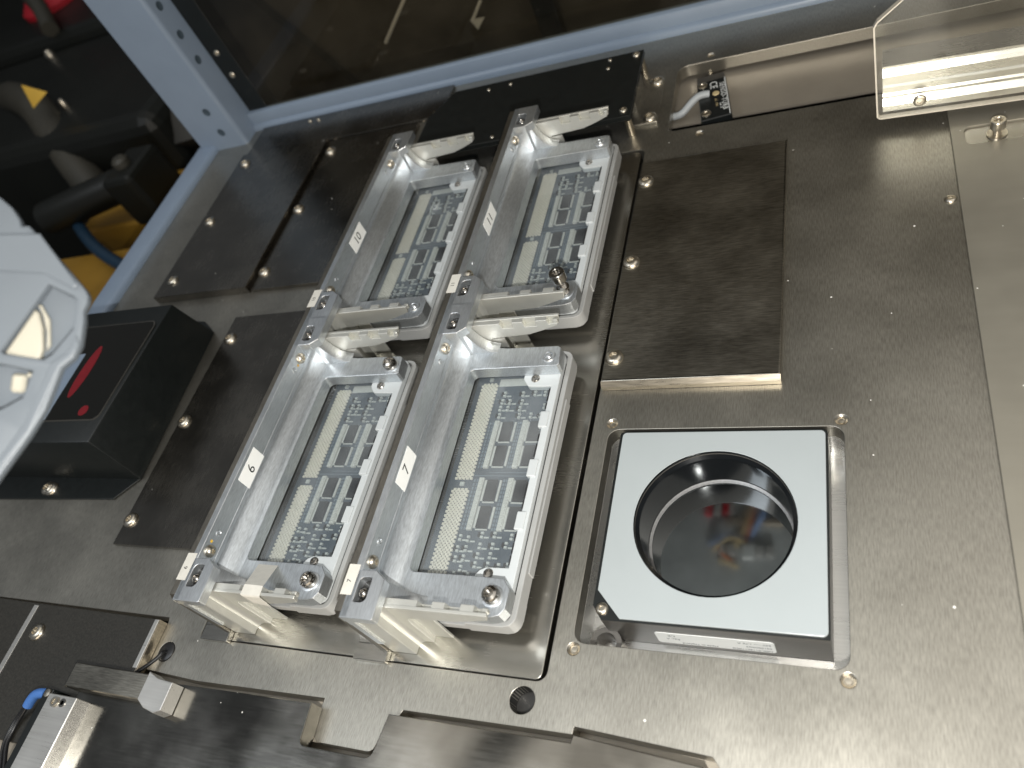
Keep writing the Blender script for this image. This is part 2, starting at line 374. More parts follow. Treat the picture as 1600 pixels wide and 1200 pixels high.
# ------------------------------------------------------------------ square lens unit
lens = thing('lens_unit', 'square black camera lens unit with a white front panel round its round lens', 'lens unit', (0, 0, 0))
body_out = [(-46.0, -50.6), (50.4, -50.6)] + arc(47.9, 48.1, 2.5, 0, 90) + arc(-48.3, 48.1, 2.5, 90, 180) + [(-50.8, -44.0)]
link(plate(body_out, -26, -0.6, [circ(0.3, 0.5, 36.9, 64)], 0.4), 'housing', 'body', lens)
link(plate([(q[0]*0.999, q[1]*0.999) for q in body_out], -0.58, -0.2, [circ(0.3, 0.5, 37.0, 64)]), 'black_edge', 'black', lens)
wp = [(-37.2, -49.7)] + arc(47.4, -47.4, 2.3, 270, 360) + arc(47.0, 47.0, 2.3, 0, 90) + arc(-46.8, 47.0, 2.3, 90, 180) + [(-49.2, -37.0)]
link(plate(wp, -0.18, 1.0, [circ(0.3, 0.5, 37.3, 72)], 0.3), 'front_panel', 'ring', lens)
o = link(lathe([(37.25, 0.9), (37.25, -0.9), (36.4, -1.6), (35.2, -2.6), (35.0, -4), (35.0, -23.0)], 72, at=(0.3, 0.5, 0), cap=False), 'barrel', 'barrel', lens)
prof = []
z = -23.0
for k in range(4): prof += [(35.0-0.13*k, z), (34.4-0.13*k, z-0.25), (34.95-0.13*k, z-0.5)]; z -= 0.5
o = link(lathe(prof, 72, at=(0.3, 0.5, 0), cap=False), 'thread_ring', 'thread', lens)
link(lathe([(34.2, -25.0), (30, -24.93), (22, -24.82), (12, -24.74), (0.05, -24.7)], 72, at=(0.3, 0.5, 0), cap=False), 'lens_glass', 'lens', lens)
link(BTN_S, 'screw', 'darkscrew', lens, (-46.0, -45.6, -0.15))
lab = link(plate([(q[0], q[1]) for q in rrect(-23.6, -21.6, 27.8, -8.9, 1.8)], -50.95, -50.7, (), 0, 'xz'), 'rating_label', 'paper', lens)
F = lambda x, z: frame((x, -51.0, z), (-1, 0, 0), (0, 0, -1))
for body, x, z, s in (('NER-011661100G', 26.4, -19.9, 2.3), ('0415000G3', 26.4, -16.4, 2.3), ('24V ---- 1.75 A', 26.4, -12.6, 2.3),
                      ('Made in Thailand', 3.2, -19.9, 2.3), ('Rev. A', -13.0, -15.6, 2.3), ('CE', -14.5, -12.0, 2.9)):
    link(text(body, s, F(x, z), 0.02, 'LEFT'), 'lettering', 'greyink', lab)

# ------------------------------------------------------------------ test trays: meshes shared by the four of them
L = 183.5
rail_core = box(0.02, 0.3, 14, 3.7, L-0.3, 49.6)
rail_up = box(0.02, 0.0, 39.3, 4.0, L, 50.0, 0.25)
rail_lo = box(0.02, 13, 20, 4.0, L-13, 38.9, 0.2)
RAIL = join(rail_core, rail_up, rail_lo)
COVE = plate([(3.9, 28.3), (3.9, 37.0), (4.2, 35.8), (5.0, 34.4), (10.6, 29.6), (12.2, 28.8), (13.9, 28.52), (13.9, 28.3)], 20, L-20, (), 0, 'xz')
shade(COVE, 30)
floor_out = ([(0.05, 12.8), (61, 12.8)] + [(66, 14.2), (68.2, 17.5), (68.3, 26.6), (64.6, 31.2), (54, 31.6)] +
             arc(17.6, 35.0, 3.4, 270, 180) + arc(17.0, 149.2, 2.8, 180, 90) + [(66.0, 152.0), (67.2, 153.2), (66.2, 164.2), (64.5, 165.4), (34, 166.0), (24, 167.4), (0.05, 168.5)])
FLOOR = plate(floor_out, 20.6, 28.5, (), 0.35)
CAPF = plate([(0.05, -0.3), (16.8, -0.3)] + arc(16.6, 0.7, 1.0, 280, 360, 3) + [(17.4, 18.4), (12.2, 22.2), (0.05, 22.2)], 44.6, 50.0,
             [rrect(4.6, 7.2, 10.9, 18.9, (0.8, 2.6, 0.8, 2.6))], 0.3)
POST = plate([(0.3, 8), (14.6, 8), (14.6, 18.4), (12, 21.6), (0.3, 21.6)], 28.4, 44.6)
GUS = plate([(3.8, 28.4)] + [(29, 28.4), (25, 29.4), (21.5, 31.8), (18.8, 35.5), (17.2, 39.6), (15.4, 44.8), (3.8, 44.8)], 13, 20.2, (), 0.3, 'xz')
shade(GUS, 40)
ENDF = join(CAPF, POST, GUS)
ENDR = mirror_y(ENDF, L/2)
POCKET = box(4.0, 6.8, 45.0, 11.4, 19.3, 45.8)  # near-black block stands in for the shade down in the slot
BALL = lathe([(2.6, 46), (2.7, 48.0), (2.1, 49.2), (1.1, 49.9), (0.9, 49.9), (0.6, 49.3)], 20)
clip_prof = [(0.3, 0.06), (21.5, 0.06), (21.5, 24.0), (22.2, 29.4), (24.5, 31.8), (48.0, 33.2), (57.5, 35.8), (66.6, 39.0), (68.0, 43.7), (67.7, 44.0), (0.3, 44.0)]
PL_A = plate(clip_prof, 7.9, 9.7, (), 0.35, 'xz')
back = [(0.4, 0.1), (21.4, 0.1), (21.4, 24.0), (22.3, 29.4), (24.6, 31.9), (48.0, 33.3), (57.4, 35.9), (66.3, 39.1), (67.2, 40.9)]
top = [(61.8, 40.4), (61.4, 43.8), (55.0, 43.8), (54.6, 39.6), (47.6, 39.6), (47.2, 43.8), (41.0, 43.8), (40.6, 39.6), (33.8, 39.6), (33.4, 43.8), (0.4, 43.8)]
PL_B = plate(back+top, 9.6, 12.6, (), 0.25, 'xz')
LEG = box(0.25, 1.3, 0.08, 14.2, 8.0, 44.3, 0.35)
FIL = plate([(14.0, 8.1), (14.0, 4.6), (14.5, 6.2), (15.6, 7.4), (17.4, 8.1)], 0.1, 43.8); shade(FIL, 50)
LOW = box(21.0, 11.0, 0.07, 31.5, 12.3, 31.0, 0.2)
TIPB = box(64.6, 10.2, 39.6, 67.4, 12.2, 43.0, 0.5)
CLIPF = join(PL_A, PL_B, LEG, FIL, LOW, TIPB)
CLIPR = mirror_y(CLIPF, L/2)
PIVOT = lathe([(3.0, 0), (3.0, 0.5), (2.2, 0.9), (1.2, 0.9), (0.9, 0.2)], 18)
wf = ([(44, 16)] + arc(62.3, 19.6, 3.6, 270, 360) + arc(61.3, 164.0, 4.6, 0, 90) + [(44, 169)] +
      [(44.4, 155), (44.6, 149.6), (47.6, 145.4), (48.6, 144.8), (61.8, 144.2), (61.6, 39.6), (50, 39.3), (47.0, 37.8), (45.2, 35.4)])
WFR = plate(wf, 16.5, 20.5, (), 0.3)
tabs = [box(59.8, y0, 18.5, 64.6, y1, 21.5, 0.35) for y0, y1 in ((117.6, 127.3), (88.2, 98.0), (59.0, 68.6))]
WFRAME = join(WFR, *tabs)
GAP_MARKS = join(*[box(61.05, y0, 20.0, 61.75, y1, 20.62) for y0, y1 in ((129.5, 133), (134.5, 142.5), (100, 107.5), (109.5, 113.5), (70.5, 75), (76.5, 84), (41, 45.5), (47, 52), (53.5, 57))])  # black dashes standing in for the dark gaps along the window edge
of = rrect(15, 13.4, 68.9, 170.6, (3, 7, 9, 3), 8)
RIM = plate([(44, 12.9), (63.2, 12.9)] + arc(63.2, 18.9, 6, 300, 360, 4) + arc(63.2, 165.0, 6, 0, 60, 4) + [(63.2, 171.0), (44, 171.0), (44, 169.6), (62.2, 169.6)] + arc(61.9, 165.0, 4.5, 60, 0, 4) + arc(61.9, 19.6, 4.5, 360, 300, 4) + [(62.2, 15.2), (44, 15.2)], 8.0, 17.2, (), 0.4)
OUTER = join(RIM, plate(of, 8.2, 13.0, [rrect(16, 30, 61, 155, 2)], 0.5), box(69.0, 40, 8.6, 69.9, 139.5, 14.6, 0.2), box(16.5, 20, 5.0, 68, 28, 8.4, 0.3), box(16.5, 158, 5.0, 68, 166, 8.4, 0.3))
GAP = plate(rrect(60.5, 22, 66.3, 164, 2), 12.9, 14.2)  # dark strip standing in for the shaded gap between the frames
GLASS = box(14.0, 30.0, 19.0, 61.9, 153.4, 19.9, 0.2)
BOARD = box(13.0, 20.0, 12.9, 61.8, 164.0, 14.8)
CHIP = box(-2.95, -5.95, 14.8, 2.95, 5.95, 16.3, 0.15)
PADM = bpy.data.meshes.new('pads')
vv, ff = [], []
def quad(x0, y0, x1, y1, z0, z1):
    k = len(vv)
    for z_ in (z0, z1): vv.extend([(x0*S, y0*S, z_*S), (x1*S, y0*S, z_*S), (x1*S, y1*S, z_*S), (x0*S, y1*S, z_*S)])
    ff.extend([(k+4, k+5, k+6, k+7), (k, k+1, k+5, k+4), (k+1, k+2, k+6, k+5), (k+2, k+3, k+7, k+6), (k+3, k, k+4, k+7)])
def flush(name):
    me = bpy.data.meshes.new(name); me.from_pydata(vv, [], ff); vv.clear(); ff.clear(); return me
for y0, y1 in ((36.8, 83.8), (89.2, 151.4)):
    n = int((y1-y0)/1.15)
    for r_ in range(n):
        y = y0+(y1-y0)*(r_+0.5)/n
        for c_ in range(5 if r_ % 2 == 0 else 4):
            x = 17.2+2.2*c_+(1.1 if r_ % 2 else 0)
            quad(x-0.72, y-0.62, x+0.72, y+0.62, 14.8, 15.6)
PADS = flush('pads')
for y0, y1 in ((96, 125.4), (60.3, 89.9)):
    for x in (28.2, 29.9, 45.2, 46.6, 59.4):
        for k in range(13):
            y = y0+(y1-y0)*(k+0.5)/13
            quad(x-0.45, y-0.75, x+0.45, y+0.75, 14.8, 15.1)
for x0, y0, x1, y1 in ((27, 91.5, 60, 91.9), (35, 93.6, 58, 93.9), (54, 142, 55, 152), (20, 32, 60, 32.5)): quad(x0, y0, x1, y1, 14.8, 14.95)
TRACE = flush('traces')
for y0, y1 in ((96, 125.4), (60.3, 89.9)):
    for x in (32.7, 49.4):
        quad(x-1.4, y0, x+1.4, y1, 14.8, 16.2)
        for k in range(15):
            y = y0+1+(y1-y0-2)*(k+0.5)/15
            quad(x-0.9, y-0.5, x+0.9, y+0.5, 16.2, 16.75)
CONN = flush('connectors')
for y in (118.7, 103.5, 82.8, 67.6):
    for x in (43.6, 35.2, 51.3): quad(x-0.55, y-6, x+0.55, y+6, 14.8, 15.5)
    quad(36, y-7.0, 42.5, y-6.4, 14.8, 15.4); quad(52, y-7.0, 58.5, y-6.4, 14.8, 15.4)
LINES = flush('light_lines')
def comp(x, y):
    for dy in (-1.1, 1.1): quad(x-0.75, y+dy-0.6, x+0.75, y+dy+0.6, 14.8, 15.9)
    quad(x+1.2, y-1.5, x+3.8, y-0.7, 14.8, 15.2)
spots = [(40.8, 57.9), (47.7, 58.2), (41.1, 52.0), (47.9, 52.3), (41.1, 46.9), (47.9, 47.3), (41.0, 42.2), (47.8, 42.4), (33.7, 55.5), (33.8, 50.3), (33.7, 45.3), (33.7, 39.9),
         (43.8, 143.1), (51, 143.4), (57.0, 143.0), (36.8, 138.1), (44.3, 137.8), (36.5, 133.6), (44.0, 133.4), (44.6, 128.7), (51.4, 128.7), (57.2, 128.6), (32.3, 138.3), (32.0, 133.8), (32.6, 128.9),
         (32.7, 143.4), (57.0, 57.5), (53.6, 42.0), (58.4, 42.5), (58.2, 134.5), (29.3, 50.0), (29.5, 44.6), (29.2, 56), (55.0, 53.0), (38.5, 36.5), (31, 36.6)]
for x, y in spots: comp(x, y)
quad(20.3, 85.4, 22.7, 87.6, 14.8, 15.6); quad(20.6, 153.0, 22.8, 155.2, 14.8, 15.6)
PARTSM = flush('solder_parts')
for i, (x, y) in enumerate(spots):
    if i % 3 != 2: quad(x-2.1, y-1.0, x-1.2, y+1.2, 14.8, 16.2)
DARKP = flush('dark_parts')
quad(27.2, 149.4, 44.4, 154.4, 14.8, 15.0)
STRIP = flush('board_label')
TILE = [PADS, TRACE, CONN, LINES, PARTSM, DARKP, STRIP]
FLAT_S = lathe([(2.5, 0), (2.5, 0.5), (2.1, 1.0), (1.2, 1.1), (1.0, 0.5)], 20)
DOME = lathe([(4.0, 0.02), (3.6, 0.9), (2.6, 0.9), (2.2, 0.2), (1.4, 1.3), (0.1, 1.7)], 24)
CAP = phillips(); CAPT = socket_cap(4.0, 5.0, 9.0); RAISED = join(socket_cap(4.6, 6.4, 0.0), *[lathe([(2.4, -h), (3.0, -h+0.5), (2.4, -h+1.0)], 16, cap=False) for h in range(1, 11)], lathe([(3.8, -6.6), (3.8, -5.8)], 18))
BOSS = lathe([(5.2, 0.0), (5.2, 0.55), (4.6, 0.7)], 24)
BIG = lathe([(3.3, 0), (3.3, 0.6), (2.9, 1.6), (1.9, 2.3), (1.2, 2.3), (0.9, 1.2)], 22, 'x')
SMALL = lathe([(1.9, 0), (1.8, 0.4), (1.2, 0.5), (0.7, 0.1)], 18, 'x')
MARKL = box(4.02, 69, 37.6, 4.16, 90, 47.6)
STICK = box(-3.4, 10.0, 50.02, 2.6, 24.5, 50.14)
DOT = lathe([(0.05, 0.1), (0.8, 0.1), (0.8, 0)], 12, 'x', cap=False)

def tray(x, y, num, label, front, rear, sticker, dots=False):
    t = thing('test_tray', label, 'test tray', (x, y, 0), 'four numbered aluminium trays on the carrier plate')
    P_ = lambda me, n, m, loc=None: link(me, n, m, t, loc)
    P_(RAIL, 'side_rail', 'alu'); P_(COVE, 'rail_fillet', 'alu2'); P_(FLOOR, 'tray_frame', 'alu2')
    for me, ball in ((ENDF, 13.0), (ENDR, L-13.0)):
        e = P_(me, 'end_block', 'alu')
        k = link(moved(POCKET, (0, ball-13.0, 0)), 'slot_pocket', 'hole', e)
        link(BALL, 'ball_screw', 'darkscrew', e, (7.6, ball-1.0, 0))
    P_(CLIPF, 'clip_arm', 'clip'); P_(CLIPR, 'clip_arm', 'clip')
    for me, z0 in ((PIVOT, 0),):
        q = P_(me, 'clip_screw', 'darkscrew', (7.4, 4.6, 44.3)); q = P_(me, 'clip_screw', 'darkscrew', (7.4, L-4.6, 44.3))
    f_ = P_(WFRAME, 'window_frame', 'white'); link(GAP_MARKS, 'gap_marks', 'ink', f_)
    link(FLAT_S, 'screw', 'darkscrew', f_, (52.0, 36.2, 20.5)); link(FLAT_S, 'screw', 'darkscrew', f_, (51.7, 149.6, 20.5))
    P_(OUTER, 'outer_frame', 'grey'); P_(GAP, 'frame_gap_shade', 'hole'); P_(GLASS, 'window', 'glass')
    b_ = P_(BOARD, 'circuit_board', 'pcb')
    for n_, (me, mm) in zip(('contact_pads', 'traces', 'connectors', 'light_lines', 'solder_parts', 'dark_parts', 'board_label'), zip(TILE, ('pad', 'pcbline', 'conn', 'conn', 'solder', 'chip', 'conn'))):
        o_ = link(me, n_, mm, b_); o_['kind'] = 'stuff'
    for cx_ in (39.2, 55.6):
        for cy_ in (118.7, 103.5, 82.8, 67.6): link(CHIP, 'chip', 'chip', b_, (cx_, cy_, 0))
    for (kind, sx, sy) in ((front, 61.0, 22.5), (rear, 60.4, 158.4)):
        if kind == 'cap': P_(BOSS, 'washer', 'screw', (sx, sy, 28.5)); P_(CAP, 'screw', 'darkscrew', (sx, sy, 29.2))
        elif kind == 'raised': P_(BOSS, 'boss', 'alu', (sx, sy, 28.5)); P_(RAISED, 'raised_screw', 'darkscrew', (sx, sy, 39.0))
        else: P_(DOME, 'boss_plug', 'alu', (sx, sy, 28.5))
    P_(BIG, 'screw', 'screw', (4, 28.4, 44.4)); P_(SMALL, 'rivet', 'alu', (4, 39.0, 44.0))
    P_(BIG, 'screw', 'screw', (4, 156.0, 43.6)); P_(SMALL, 'rivet', 'alu', (4, 146.6, 43.6))
    k = P_(MARKL, 'number_label', 'paper'); k['label'] = 'white paper label printed ' + num
    link(text(num, 8.6, frame((4.18, 79.0, 42.4), (0, 1, 0), (0, 0, 1)), 0.02), 'lettering', 'ink', k)
    k = P_(STICK, 'end_label', 'tape' if sticker else 'paper')
    link(text(num, 3.4, frame((-0.6, 16.5, 50.2), (0, 1, 0), (-1, 0, 0)), 0.02), 'lettering', 'ink', k)
    if dots:
        P_(DOT, 'paint_mark', 'yellow', (4.0, 33.2, 46.2)); P_(DOT, 'paint_mark', 'yellow', (4.0, 151.0, 43.0))
    return t
TX = (-249.7, -148.5); TY = (-77.0, 105.6)
tray(TX[0], TY[0], '6', 'aluminium test tray numbered 6 with a strip of masking tape over its front clip', 'cap', 'cap', False, True)
tray(TX[1], TY[0], '7', 'aluminium test tray numbered 7 beside the white square lens unit', 'cap', 'dome', True)
tray(TX[0], TY[1], '10', 'aluminium test tray numbered 10 behind tray 6 with no screws in its corners', 'dome', 'dome', True)
tray(TX[1], TY[1], '11', 'aluminium test tray numbered 11 with one screw standing up high from its corner', 'raised', 'dome', True)
# bracket plates that carry the trays
for x0, lab_ in ((TX[0], 'long brown steel bracket plate behind trays 6 and 10, seen by its top edge'), (TX[1], 'long brown steel bracket plate between the two columns of trays')):
    t = thing('bracket_plate', lab_, 'bracket plate', (x0, -77, 0), 'steel bracket plates carrying the trays')
    link(plate([(0.0, 3.5), (0.8, 46), (2.6, 49.6)] + [(365.0, 49.6), (366.0, 46), (366.0, 3.5)], -3.8, -0.05, (), 0.3, 'yz'), 'upright', 'wallst', t)
    link(plate(rrect(-19, -5.2, -0.05, 3.0, (0.5, 0.5, 0.5, 0.5)), 0.05, 3.6, (), 0.3), 'foot', 'carrier', t)
    link(plate(rrect(-19, 3.0, -3.7, 366, 0.5), 0.05, 3.6, (), 0.3), 'foot', 'carrier', t)
# masking tape over the front clip of tray 6
tp = [(-225.5, -47.5, 28.75), (-212.6, -47.5, 28.75), (-213.8, -64.2, 44.35), (-202.2, -64.4, 44.35), (-213.8, -69.6, 44.5), (-201.9, -69.6, 44.4), (-213.2, -70.0, 43.4), (-202.3, -70.0, 43.2), (-212.9, -69.95, 34.5), (-204.0, -69.95, 31.6)]
tfaces = [(0, 1, 3, 2), (2, 3, 5, 4), (4, 5, 7, 6), (6, 7, 9, 8)]
me = prism(tp, tfaces)
bm = bmesh.new(); bm.from_mesh(me); bmesh.ops.solidify(bm, geom=list(bm.faces), thickness=-0.18*S); bmesh.ops.recalc_face_normals(bm, faces=bm.faces); bm.to_mesh(me); bm.free()
tag(link(me, 'masking_tape', 'tape'), 'torn strip of cream masking tape folded over the front clip of tray 6', 'tape')

# ------------------------------------------------------------------ left side plates
def side_plate(outline, z0, z1, lab_, screws, m='side', bev=0.4):
    t = thing('side_plate', lab_, 'side plate', (0, 0, 0), 'dark steel plates left of the trays')
    link(plate(outline, z0, z1, (), bev), 'plate', m, t)
    for x, y in screws: link(BTN, 'screw', 'screw', t, (x, y, z1))
side_plate([(-374.6, -31), (-280, -31), (-280, 160), (-374.6, 160)], 0.05, 3.0, 'dark steel plate beside tray 6, right of the black sensor box', [(-369.4, -14.2), (-369.0, 62.6), (-367.6, 137.6)])
side_plate([(-373.4, 188), (-280, 188), (-280, 376), (-373.4, 376)], 0.05, 3.4, 'dark steel plate beside tray 10, its screws along the left edge', [(-369.0, 207), (-368.6, 281), (-367.4, 358)])
side_plate([(-478, 188), (-376.5, 188), (-376.5, 376), (-478, 376)], 0.05, 7.5, 'thicker dark steel plate behind the black sensor box by the blue rail', [(-466.0, 206), (-466.0, 279), (-467.0, 360)])

# raised black plate along the rear rail
t = thing('rear_plate', 'long black raised plate along the rear blue rail with small screws in its face', 'rear plate', (0, 0, 0))
link(plate([(-76, 306), (-76, 388), (-240, 388), (-257.5, 356), (-257.5, 306)], 13, 17, (), 0.4), 'plate', 'black', t)
link(plate([(-258.5, 379), (-258.5, 425), (-480, 425), (-480, 379)], 0.05, 3.0, (), 0.4), 'low_plate', 'side', t)
for x, y in ((-81.3, 382.4), (-81.9, 313.5)): link(BTN_S, 'screw', 'screw', t, (x, y, 17))
for x, y in ((-102.3, 383.4), (-102.2, 372.3), (-102.5, 321), (-186.6, 380.7), (-206.2, 379.3), (-186.1, 312.0), (-418, 418), (-407, 417)):
    link(BTN_S, 'stud', 'screw', t, (x, y, 16.2 if x > -300 else 2.8)).scale = (0.62, 0.62, 1)
for x, y in ((-78.8, 307.5), (-79, 384)): link(lathe([(2.6, 0.1), (2.6, 13)], 18), 'standoff', 'edge', t, (x, y, 0))
link(box(-81, 330, 0.06, -77, 366, 13, 0.4), 'web', 'deck', t)
link(box(-259, 351, 0.06, -256.8, 372, 13, 0.3), 'web', 'edge', t)
link(plate(rrect(-82, 315, -60.8, 371, 1.5), 0.05, 2.2, (), 0.4), 'foot', 'deck', t)
for x, y in ((-66.0, 364.5), (-67.0, 320.8)): link(BTN, 'screw', 'screw', t, (x, y, 2.2))

# black sensor box
bx = thing('sensor_box', 'black folded metal box with a red oval badge on its window, left of the trays', 'sensor box', (0, 0, 0))
zt = 45.5
pts = [(-383.5, 17, 1.6), (-392.5, 148.5, 1.6), (-560, 150, 1.6), (-560, 17, 1.6), (-389.0, 19.0, zt), (-390.5, 138.5, zt-1), (-560, 138.5, zt-1), (-560, 19.0, zt)]
me = prism(pts, [(0, 1, 5, 4), (1, 2, 6, 5), (2, 3, 7, 6), (3, 0, 4, 7), (4, 5, 6, 7)])
bm = bmesh.new(); bm.from_mesh(me); bmesh.ops.bevel(bm, geom=[e for e in bm.edges], offset=1.2*S, segments=2, affect='EDGES', profile=0.5); bm.to_mesh(me); bm.free(); shade(me, 30)
link(me, 'cover', 'blackpaint', bx)
link(plate([(-560, -2), (-399, 1.5), (-384, 17), (-392, 148), (-408, 160), (-560, 182)], 0.06, 1.6, (), 0.3), 'flange', 'blackpaint', bx)
for x, y in ((-466.6, 7.6), (-471, 8.2)): link(BTN, 'screw', 'screw', bx, (x, y, 1.6))
win = link(plate(rrect(-520, 37, -394.4, 121.5, 5), zt+0.05, zt+0.45, (), 0.15), 'display_window', 'tinted', bx)
link(plate(rrect(-521, 36, -393.4, 122.5, 5.6), zt-0.2, zt+0.16), 'window_rim', 'bggrey', bx)
link(plate([(-436+5.2*math.cos(k*math.pi/20), 78.5+23*math.sin(k*math.pi/20)) for k in range(40)], zt+0.47, zt+0.6), 'oval_badge', 'red', win)
link(plate([(-411.8+4.2*math.cos(k*math.pi/12), 44+4.2*math.sin(k*math.pi/12)) for k in range(24)], zt+0.47, zt+0.6), 'indicator', 'red', win)
link(plate([(-452.5, 37.5), (-446, 37.5), (-448, 95), (-470, 95)], zt+0.5, zt+0.7), 'reflective_strip', 'blue', win)

# ------------------------------------------------------------------ blue frame
def ell_rail(pts_xz, y0, y1): return plate(pts_xz, y0, y1, (), 0, 'xz')
t = thing('frame_rail', 'blue grey painted frame rail running along the rear edge of the deck', 'frame rail', (0, 0, 0), 'blue painted frame members')
prof = [(427, -30), (427, 1.0), (427.6, 3.6), (429.2, 5.4), (431, 6.2), (431, 17.0), (431.8, 17.8), (440, 17.8), (440, -30)]
me = plate(prof, -497, 700, (), 0, 'yz'); shade(me, 50); link(me, 'rail', 'blue', t)
t = thing('frame_rail', 'blue grey painted frame rail running along the left edge of the deck', 'frame rail', (0, 0, 0), 'blue painted frame members')
prof = [(-533, -30), (-533, 1.0), (-533.6, 3.6), (-535.2, 5.4), (-537, 6.2), (-552, 6.8), (-556, 6.6), (-556, -30)]
me = plate(prof, 140, 409.0, (), 0, 'xz'); shade(me, 50); link(me, 'rail', 'blue', t)
t = thing('frame_post', 'blue grey painted corner post with dark round holes beside the smoked window', 'frame post', (0, 0, 0), 'blue painted frame members')
po = arc(-499, 412, 5.0, -90, 0, 6)
me = plate([(-552, 407)] + po + [(-494, 452), (-552, 452)], -30, 620); shade(me, 20); link(me, 'post', 'blue', t)
HB = lathe([(0.05, 0.05), (3.6, 0.05), (3.9, 0.25), (4.2, 0.05)], 22, cap=False)  # dark disc on the solid post, standing in for shade inside a hole
for y, z_ in ((421, 113), (420.5, 87.5), (421, 141), (421, 168), (421, 196)):
    o = link(HB, 'bolt_hole', 'bluehole', t, (-494, y, z_)); o.rotation_euler = (0, math.radians(90), 0)
for x, z_ in ((-514.5, 42.5), (-515, 18.5), (-515, 200)):
    o = link(HB, 'bolt_hole', 'bluehole', t, (x, 407, z_)); o.rotation_euler = (math.radians(90), 0, 0)
# smoked window in the rear opening
wn = thing('smoked_window', 'large dark smoked window above the rear rail, mirroring the deck faintly', 'window', (0, 0, 0))
link(box(-470, 436.2, 17.9, 700, 440, 620, 0.4), 'pane', 'smoked', wn)
link(plate([(440.5, -20), (476, -20), (476, 620), (440.5, 620)], -493.95, -488, (), 0.3, 'yz'), 'edge_strip', 'black', wn)
link(box(-493.5, 436.5, 18.0, -470.2, 439.5, 620, 0.4), 'seal', 'blackpaint', wn)
for z_ in (82, 58):
    o = link(BTN_S, 'screw', 'screw', wn, (-484, 436.4, z_)); o.rotation_euler = (math.radians(90), 0, 0)

# ------------------------------------------------------------------ slot with the little sensor
slot_z = -12.5
structure(link(join(box(-75, 326, slot_z-2, 250, 445, slot_z), ), 'slot_floor', 'slot'))
tag(link(box(-30.5, 378.0, slot_z+0.05, -28.6, 386, -9.1, 0.2), 'slot_strip', 'edge'), 'thin bright upright strip at the rear wall of the slot behind the small sensor', 'strip')
sn = thing('proximity_sensor', 'small black proximity sensor with CE marking lying in the slot', 'sensor', (-23.5, 339, slot_z), None, math.radians(8.5))
H = 10.0
link(box(-10.5, -26, 0.05, 10.5, 21, H, 0.6), 'body', 'black', sn)
link(box(-10.3, 21.1, 0.05, 10.3, 31.0, H-1.5, 0.5), 'end_cap', 'body', sn)
for y in (16.5, -18.5):
    link(lathe([(3.6, 0), (3.6, 0.5), (2.7, 0.9), (1.7, 0.9), (1.4, 0.3)], 22), 'screw', 'screw', sn, (-6.5, y, H))
TF = lambda x, y: frame((x, y, H+0.05), (0, -1, 0), (1, 0, 0))
link(text('CE', 7.6, TF(1.0, 14.0), 0.03), 'lettering', 'whiteink', sn)
link(text('SENSO-TURB', 5.2, TF(7.0, -2.0), 0.03, 'CENTER', 1.15), 'lettering', 'whiteink', sn)
link(box(9.3, -25, H+0.01, 9.9, 20.5, H+0.08), 'printed_bar', 'whiteink', sn)
link(text('u L  +24', 2.6, TF(1.6, -8), 0.03), 'lettering', 'tan', sn)
link(text('out -0', 2.6, TF(4.4, -13), 0.03), 'lettering', 'whiteink', sn)
link(lathe([(2.6, 0), (2.3, 0.5), (0.1, 0.7)], 20), 'indicator', 'tan', sn, (2.0, 3.0, H))
tag(link(tube([(-62, 333, slot_z+3), (-52, 332, slot_z+4), (-46, 331, slot_z+5.5), (-39, 337, slot_z+10), (-32, 341, slot_z+12.6), (-26.5, 341.5, slot_z+11.0)], 2.6), 'sensor_cable', 'cable'), 'short light grey cable entering the small black sensor in the slot', 'cable')

# ------------------------------------------------------------------ acrylic guard with aluminium profile
gd = thing('acrylic_guard', 'clear acrylic guard sheet standing over the slot at the right', 'guard', (80.6, 268.5, 0), None, math.radians(-2.6))
gout = [(1.2, 8.2), (0.0, 9.6), (-1.2, 68), (0.4, 71), (14, 82), (60, 118), (260, 118), (260, 8.2)]
link(plate(gout, -1.6, 1.6, (), 0.5, 'xz'), 'sheet', 'acryl', gd)
link(plate([(1.2, 8.0), (-0.3, 9.6), (-1.5, 68), (0.4, 71.3), (14, 82.3), (14.2, 81.6), (0.9, 70.6), (-0.6, 67.8), (0.5, 9.8), (1.6, 8.6)], -1.75, 1.75, (), 0, 'xz'), 'polished_edge', 'acryledge', gd)
link(plate([(1.4, 7.9), (1.4, 8.6), (260, 8.6), (260, 7.9)], -1.75, 1.75, (), 0, 'xz'), 'polished_edge', 'acryledge', gd)
o = link(BTN_S, 'screw', 'screw', gd, (22.4, -1.6, 17.2)); o.rotation_euler = (math.radians(90), 0, 0); o.scale = (1.15, 1.15, 0.6)
ex = thing('aluminium_profile', 'grooved aluminium extrusion behind the clear acrylic guard', 'profile', (80.6, 268.5, 0), None, math.radians(-2.6))
prof = [(2.2, 10.2), (2.2, 14.0), (4.6, 17.5), (4.6, 20.0), (2.6, 20.6), (3.4, 21.8), (3.4, 26.0), (2.2, 26.4), (3.2, 27.6), (3.2, 30.0), (2.2, 30.4), (2.2, 33.6), (4.7, 37.3), (4.7, 38.8), (22, 38.8), (22, 10.2)]
link(plate(prof, 3.0, 260, (), 0, 'yz'), 'extrusion', 'extr', ex)
